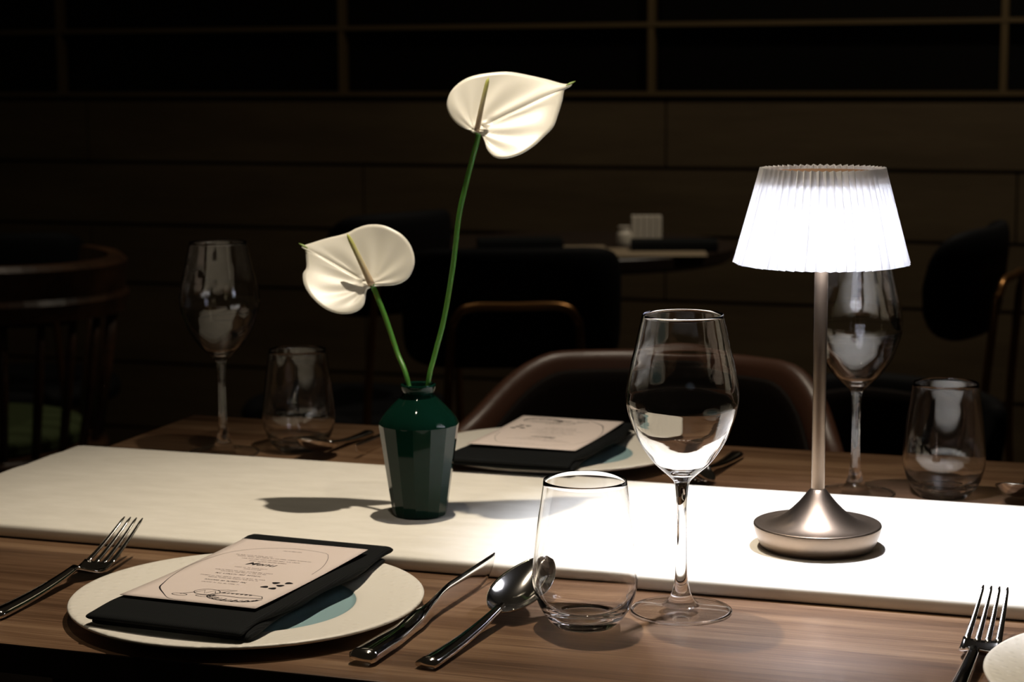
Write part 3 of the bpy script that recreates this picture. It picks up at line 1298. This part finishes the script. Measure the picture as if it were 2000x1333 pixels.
def spoon_mesh():
    V, Fc = [], []
    zf = lambda t: 0.0005 + 0.0105 * (t ** 2.2)
    secs = handle_sections(0, 0.118, 0.0175, 0.0066, zf, 0.0062, 0.0042, 16)
    loft_data(secs, V, Fc)
    # bowl: double skinned dish
    nu, nv = 22, 28
    rows_ = []
    for side in (0, 1):
        for j in range(nu + 1):
            v = j / nu
            y = 0.116 + 0.076 * v
            wv = 0.0215 * (math.sin(PI * min(1, v * 0.94 + 0.06)) ** 0.42) * (0.86 + 0.18 * math.sin(PI * v ** 0.8) - 0.04 * v)
            rim = 0.0105 + 0.0200 * v ** 1.15
            depth = 0.0105 * (math.sin(PI * min(1, v * 0.93 + 0.05)) ** 0.8)
            r_ = []
            for i in range(nv + 1):
                u = -1 + 2 * i / nv
                x = wv * u
                z = rim - depth * (1 - abs(u) ** 2.2) * (1 if side == 0 else 1)
                z = z + (0.0 if side == 0 else 0.0012)
                r_.append((x, y, max(0.0004 + (0.0012 if side else 0), z)))
            rows_.append(r_)
    st = len(V)
    for r_ in rows_:
        V += r_
    W_ = nv + 1
    H_ = (nu + 1) * W_
    for j in range(nu):
        for i in range(nv):
            a = st + j * W_ + i
            Fc.append((a, a + W_, a + W_ + 1, a + 1))
            b = a + H_
            Fc.append((b, b + 1, b + W_ + 1, b + W_))
    for j in range(nu):
        a = st + j * W_
        Fc.append((a, a + H_, a + H_ + W_, a + W_))
        a = st + j * W_ + nv
        Fc.append((a, a + W_, a + H_ + W_, a + H_))
    for i in range(nv):
        a = st + i
        Fc.append((a, a + 1, a + H_ + 1, a + H_))
        a = st + nu * W_ + i
        Fc.append((a, a + H_, a + H_ + 1, a + 1))
    return V, Fc


def fork_z(t):
    """height of the fork's head, t=0 neck .. 1 tips"""
    return 0.0095 - 0.0087 * math.sin(min(1, t / 0.32) * PI / 2) + (0.030 * ((t - 0.20) / 0.80) ** 1.35 if t > 0.20 else 0)


def fork_parts():
    V, Fc = [], []
    L0 = 0.112
    HL = 0.090
    zf = lambda t: 0.0005 + 0.0090 * (t ** 2.2)
    loft_data(handle_sections(0, L0, 0.0175, 0.0070, zf, 0.0062, 0.0040, 16), V, Fc)
    # palm of the head
    secs = []
    for j in range(13):
        t = j / 12 * 0.40
        wd = 0.0068 + (0.0262 - 0.0068) * (math.sin(min(1, t / 0.20) * PI / 2) ** 1.4)
        y = L0 - 0.001 + HL * t
        z = fork_z(t)
        n_ = 10
        bot = [(-wd / 2 + wd * i / n_, y, z + 0.0016 * (2 * i / n_ - 1) ** 2) for i in range(n_ + 1)]
        topp = [(x, y, zz + 0.0018) for (x, y, zz) in reversed(bot)]
        secs.append(bot + topp)
    loft_data(secs, V, Fc)
    tines = []
    for k in range(4):
        TV_, TF_ = [], []
        xc = (-1.5 + k) * 0.0071
        ss = []
        for j in range(15):
            q = j / 14
            t = 0.385 + 0.615 * q
            y = L0 - 0.001 + HL * t
            wd = 0.0048 * (1 - q) + 0.0022 * q
            x = xc * (1 - 0.21 * q)
            z = fork_z(t) + 0.0016 * ((xc / 0.0131) ** 2) * (1 - q)
            th = 0.0019 * (1 - 0.3 * q)
            if j == 14:
                wd *= 0.5
                th *= 0.6
            ss.append([(x - wd / 2, y, z + th * .3), (x - wd * .3, y, z), (x + wd * .3, y, z), (x + wd / 2, y, z + th * .3), (x + wd / 2, y, z + th * .7), (x + wd * .3, y, z + th), (x - wd * .3, y, z + th), (x - wd / 2, y, z + th * .7)])
        loft_data(ss, TV_, TF_)
        tines.append((TV_, TF_))
    return V, Fc, tines


def place(o, p, ang, sc=1.0):
    """p: handle end on the table, ang: heading in the plan, measured from +Y towards +X"""
    o.location = (p[0], p[1], TZ + 0.0002)
    o.rotation_euler = (0, 0, -ang)
    o.scale = (sc, sc, sc)
    return o


V, Fc = knife_mesh()
kn = fix_normals(link('table_knife', V, Fc, M_STEEL))
place(kn, (-0.1030, 1.2580), 0.385)
tag(kn, 'steel knife with upright blade right of the foreground plate', 'knife', 'table knives')
kn2 = kn.copy()
COL.objects.link(kn2)
place(kn2, (-0.1050, 2.1080), TH + PI, 0.74)
tag(kn2, 'dim steel knife on the far side, partly hidden by the green vase', 'knife', 'table knives')

V, Fc = spoon_mesh()
so = fix_normals(link('table_spoon', V, Fc, M_STEEL))
place(so, (-0.0590, 1.2480), 0.440)
tag(so, 'steel spoon whose bowl rests behind the foreground tumbler', 'spoon', 'table spoons')
so2 = so.copy()
COL.objects.link(so2)
place(so2, (-0.1560, 2.0720), TH + PI + 0.02, 0.86)
tag(so2, 'dim steel spoon on the far side between tumbler and vase', 'spoon', 'table spoons')
so3 = so.copy()
COL.objects.link(so3)
place(so3, (0.5060, 1.8450), TH + PI + 0.05, 0.9)
tag(so3, 'steel spoon bowl at the right edge past the far tumbler', 'spoon', 'table spoons')

FV, FF, tines = fork_parts()
fk = thing('table_fork', 'steel fork left of the foreground plate, tines tipped upward', 'fork', (0, 0, 0), 0, 'table forks')
fix_normals(link('handle_and_palm', FV, FF, M_STEEL, fk))
for a, b in tines:
    fix_normals(link('tine', a, b, M_STEEL, fk))
place(fk, (-0.3800, 1.3700), 0.345)
fk2 = copy_tree(fk)
place(fk2, (0.2640, 1.1460), 0.390)
tag(fk2, 'steel fork at the bottom right beside the corner plate, lit by lamp', 'fork', 'table forks')
fk3 = copy_tree(fk)
place(fk3, (0.2280, 1.9400), TH + PI + 0.05, 1.0)
tag(fk3, 'dark fork lying beyond the runner behind the foreground wine glass', 'fork', 'table forks')

# ------------------------------------------------------------------ brown leather tub chair across the table
def tub_chair(name, label, cat, s, n, R, zt_fn, zb, th, mat, seat_z, rot=0.0, loc=None):
    p = tp(s, n) if loc is None else Vector((loc[0], loc[1], 0))
    root = thing(name, label, cat, (p.x, p.y, 0), ROT + rot)
    # local: y away from the table is the back of the chair, opening towards -y
    secs = []
    K = 60
    for k in range(K + 1):
        t = -1 + 2 * k / K
        a = PI / 2 + t * math.radians(118)
        ex = 1.0 + 0.02 * abs(t) + 0.55 * max(0.0, abs(t) - 0.55) ** 1.4
        cx, cy = R * ex * math.cos(a), R * 0.92 * math.sin(a)
        if abs(t) > 0.75:
            pass
        nrm = Vector((math.cos(a), math.sin(a), 0))
        zt = zt_fn(abs(t), t)
        sec = []
        m_ = 20
        for j in range(m_):
            b = 2 * PI * j / m_
            # rounded-rectangle section: rolled top edge
            hx = th / 2 * (abs(math.cos(b)) ** 0.6) * (1 if math.cos(b) > 0 else -1)
            vz = math.sin(b)
            hz = (zt + zb) / 2 + (zt - zb) / 2 * (abs(vz) ** 0.35) * (1 if vz > 0 else -1)
            lean = 0.05 * (hz - zb) / 0.35
            q = Vector((cx, cy, 0)) + nrm * (hx + lean)
            sec.append((q.x, q.y, hz))
        secs.append(sec)
    V, Fc = loft_data(secs)
    fix_normals(link('backrest', V, Fc, mat, root))
    # upholstered lining inside the shell
    secs = []
    for k in range(K - 3):
        t = -1 + 2 * (k + 2) / K
        a = PI / 2 + t * math.radians(118)
        ex = 1.0 + 0.02 * abs(t) + 0.55 * max(0.0, abs(t) - 0.55) ** 1.4
        nrm = Vector((math.cos(a), math.sin(a), 0))
        ztt = zt_fn(abs(t), t) - 0.022
        sec = []
        for j in range(16):
            b = 2 * PI * j / 16
            cb, sb = math.cos(b), math.sin(b)
            hx = 0.007 * math.copysign(abs(cb) ** 0.7, cb) - th / 2 - 0.0055
            hz = (ztt + zb) / 2 + (ztt - zb) / 2 * math.copysign(abs(sb) ** 0.35, sb)
            lean = 0.05 * (hz - zb) / 0.35
            q = Vector((R * ex * math.cos(a), R * 0.92 * math.sin(a), 0)) + nrm * (hx + lean)
            sec.append((q.x, q.y, hz))
        secs.append(sec)
    V, Fc = loft_data(secs)
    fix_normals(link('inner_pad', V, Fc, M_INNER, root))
    V, Fc = lathe_data(crom([(0, seat_z - 0.09), (R * .86, seat_z - 0.09), (R * .93, seat_z - 0.06), (R * .93, seat_z - 0.02), (R * .86, seat_z), (R * .4, seat_z + 0.01), (0, seat_z + 0.012)], 4), 48)
    link('seat', [(x, y, z) for x, y, z in V], Fc, mat, root)
    for sx in (-1, 1):
        for sy in (-1, 1):
            V, Fc = tube_data([(sx * R * .60, sy * R * .6, seat_z - 0.085), (sx * R * .78, sy * R * .78, 0.0)], [0.016, 0.010], 12)
            link('leg', V, Fc, M_DARKWOOD, root)
    return root


def zt_leather(a, t):
    # level back, shoulders dropping to the arms
    if a < 0.30:
        return 0.765
    q = min(1.0, (a - 0.30) / 0.42)
    return 0.765 - 0.090 * (q * q * (3 - 2 * q)) - 0.02 * max(0, a - 0.7)


tub_chair('leather_armchair', 'brown leather tub armchair pulled up to the far side of the table', 'chair', -0.612, 2.28, 0.203, zt_leather, 0.40, 0.038, M_LEATHER, 0.46)


# ------------------------------------------------------------------ black chairs with brass frames
def black_chair(label, loc, rotz, zt=0.80, w_=0.37):
    root = thing('dining_chair', label, 'chair', (loc[0], loc[1], 0), rotz, 'black dining chairs with brass frames')
    # local: sitter faces +y; the back is at -y
    secs = []
    K = 30
    hb = 0.205
    for k in range(K + 1):
        t = -1 + 2 * k / K
        x = w_ / 2 * math.sin(t * PI / 2 * 0.98)
        y = -0.20 + 0.075 * (t ** 2)
        e = math.sqrt(max(0.0, 1 - abs(t) ** 5))
        e = max(e, 0.10)
        th = 0.020 * max(0.25, math.sqrt(max(0, 1 - t ** 6)))
        zc = zt - hb / 2
        sec = []
        for j in range(20):
            b = 2 * PI * j / 20
            cz = (abs(math.sin(b)) ** 0.5) * (1 if math.sin(b) > 0 else -1)
            cy = (abs(math.cos(b)) ** 0.8) * (1 if math.cos(b) > 0 else -1)
            z = zc + hb / 2 * e * cz
            sec.append((x, y + th * cy - 0.10 * (z - zc), z))
        secs.append(sec)
    V, Fc = loft_data(secs)
    fix_normals(link('backrest', V, Fc, M_BLACKPAD, root))
    V, Fc = lathe_data(crom([(0, 0.41), (0.19, 0.41), (0.215, 0.425), (0.215, 0.445), (0.19, 0.462), (0.1, 0.468), (0, 0.468)], 4), 48)
    link('seat', V, Fc, M_BLACKPAD, root)
    # brass hoop: both rear legs and the arch behind the pad are one bent tube
    hh = zt - 0.095
    pts = [(-0.155, -0.27, 0.0), (-0.125, -0.22, 0.40), (-0.108, -0.232, hh - 0.07), (-0.100, -0.24, hh - 0.02), (-0.075, -0.243, hh), (0, -0.244, hh + 0.001), (0.075, -0.243, hh), (0.100, -0.24, hh - 0.02),
           (0.108, -0.232, hh - 0.07), (0.125, -0.22, 0.40), (0.155, -0.27, 0.0)]
    V, Fc = tube_data(crom(pts, 8), 0.0078, 12)
    fix_normals(link('brass_hoop', V, Fc, M_BRASS, root))
    for sx in (-1, 1):
        V, Fc = tube_data([(sx * 0.13, 0.13, 0.42), (sx * 0.16, 0.19, 0.0)], 0.0078, 12)
        link('leg', V, Fc, M_BRASS, root)
    return root


black_chair('black padded chair with arched brass frame, back turned, behind leather armchair', (-0.008, 3.42), 0.06, 0.845, 0.375)
black_chair('black padded chair facing the left, at the right edge before the wall', (0.705, 3.66), 1.12, 0.850, 0.37)
black_chair('black padded chair half hidden behind the lower white anthurium', (-0.345, 3.98), 0.75, 0.860, 0.30)
black_chair('black padded chair back at far left beyond the spindle armchair', (-1.10, 4.30), 0.1, 0.80, 0.34)
tub_chair('lounge_chair', 'low black upholstered chair behind the lamp stem and right wine glass', 'chair', 0, 0, 0.125, lambda a, t: 0.640 - 0.02 * a, 0.30, 0.05, M_BLACKPAD, 0.42, 0.3, (0.570, 3.02))

# ------------------------------------------------------------------ spindle armchair at the left
root = thing('spindle_armchair', 'wooden barrel armchair with spindles and green seat at left edge', 'chair', (-1.008, 3.55, 0), 0.25)
secs = []
R1 = 0.275
for k in range(49):
    a = math.radians(-215 + 250 * k / 48)
    sec = []
    t = k / 48
    for (dr, z) in ((-0.018, 0.712), (0.018, 0.712), (0.024, 0.742), (0.018, 0.752), (0.022, 0.802), (0.012, 0.812), (-0.012, 0.812), (-0.018, 0.76)):
        r = R1 + dr
        sec.append((r * math.cos(a), r * math.sin(a), z - 0.01 * math.cos(a)))
    secs.append(sec)
V, Fc = loft_data(secs)
fix_normals(link('top_rail', V, Fc, M_DARKWOOD, root, smooth=False))
for k in range(17):
    a = math.radians(-208 + 236 * k / 16)
    V, Fc = tube_data([(0.232 * math.cos(a), 0.232 * math.sin(a), 0.455), (0.252 * math.cos(a), 0.252 * math.sin(a), 0.58), (0.272 * math.cos(a), 0.272 * math.sin(a), 0.712)], [0.008, 0.0095, 0.007], 10)
    link('spindle', V, Fc, M_DARKWOOD, root)
V, Fc = lathe_data([(0, 0.42), (0.24, 0.42), (0.252, 0.43), (0.252, 0.452), (0.245, 0.46), (0, 0.46)], 56)
bevel(link('seat_frame', V, Fc, M_DARKWOOD, root), 0.002)
V, Fc = lathe_data(crom([(0, 0.46), (0.19, 0.46), (0.212, 0.472), (0.205, 0.492), (0.15, 0.502), (0, 0.505)], 4), 48)
link('cushion', V, Fc, M_GREENPAD, root)
for sx in (-1, 1):
    for sy in (-1, 1):
        V, Fc = tube_data([(sx * 0.15, sy * 0.15, 0.425), (sx * 0.20, sy * 0.20, 0.0)], [0.016, 0.011], 12)
        link('leg', V, Fc, M_DARKWOOD, root)

# ------------------------------------------------------------------ round table in the background
BT = Vector((0.150, 4.290, 0))
bt = thing('round_table', 'small dark round table set with black napkins against the wall', 'table', BT)
V, Fc = lathe_data([(0, TZ - 0.034), (0.325, TZ - 0.034), (0.342, TZ - 0.024), (0.345, TZ - 0.003), (0.342, TZ), (0, TZ)], 96)
o = link('tabletop', V, Fc, M_EDGE, bt, smooth=False)
V, Fc = lathe_data([(0, TZ - 0.034), (0.035, TZ - 0.034), (0.03, 0.3), (0.035, 0.03), (0.20, 0.022), (0.21, 0.0), (0, 0.0)], 48)
link('pedestal', V, Fc, M_EDGE, bt)


def slab(name, cx, cy, wx, wy, h, rot, mat, label, cat, group=None, z=0.0, bw=0.004):
    V, Fc = box_data(-wx / 2, wx / 2, -wy / 2, wy / 2, 0, h)
    o = link(name, V, Fc, mat, loc=(cx, cy, TZ + z), rotz=rot, smooth=False)
    bevel(o, bw, 3)
    tag(o, label, cat, group)
    return o


slab('placemat', 0.300, 4.085, 0.22, 0.17, 0.002, -0.05, M_TAN, 'thin tan sheet under the right black napkin on the round table', 'placemat', 'tan placemats', 0.0003, 0.0006)  # thin tan sheet standing in for the tabletop's bright strip
slab('placemat', 0.160, 4.190, 0.09, 0.10, 0.002, 0.05, M_TAN, 'small tan paper mat between the two black napkins on the round table', 'placemat', 'tan placemats', 0.0003, 0.0006)
slab('folded_napkin', 0.348, 4.140, 0.185, 0.085, 0.020, -0.05, M_NAPKIN, 'black napkin at the right of the background round table, by the cube', 'napkin', 'folded black napkins', 0.0024)
slab('folded_napkin', 0.018, 4.200, 0.185, 0.085, 0.020, 0.05, M_NAPKIN, 'black napkin at the left of the background round table', 'napkin', 'folded black napkins', 0.0024)
# holder and small jar
V, Fc = [], []
box_data(-0.032, 0.032, -0.02, 0.02, 0, 0.004, V, Fc)
for k in range(5):
    x = -0.0335 + k * 0.0135
    box_data(x, x + 0.0122, -0.019, 0.019, 0.004, 0.062, V, Fc)
ho = link('sachet_holder', V, Fc, M_WHITECER, loc=(0.3000, 4.300, TZ + 0.0003), smooth=False)
bevel(ho, 0.001)
tag(ho, 'small white ridged sachet holder standing on the background round table', 'holder')
V, Fc = lathe_data(crom([(0, 0), (0.014, 0), (0.017, 0.004), (0.017, 0.022), (0.013, 0.030), (0.012, 0.036), (0.014, 0.040), (0.0, 0.041)], 4), 40)
ja = link('salt_shaker', V, Fc, M_WHITECER, loc=(0.2500, 4.280, TZ + 0.0003))
tag(ja, 'small pale salt shaker left of the white holder on round table', 'shaker')
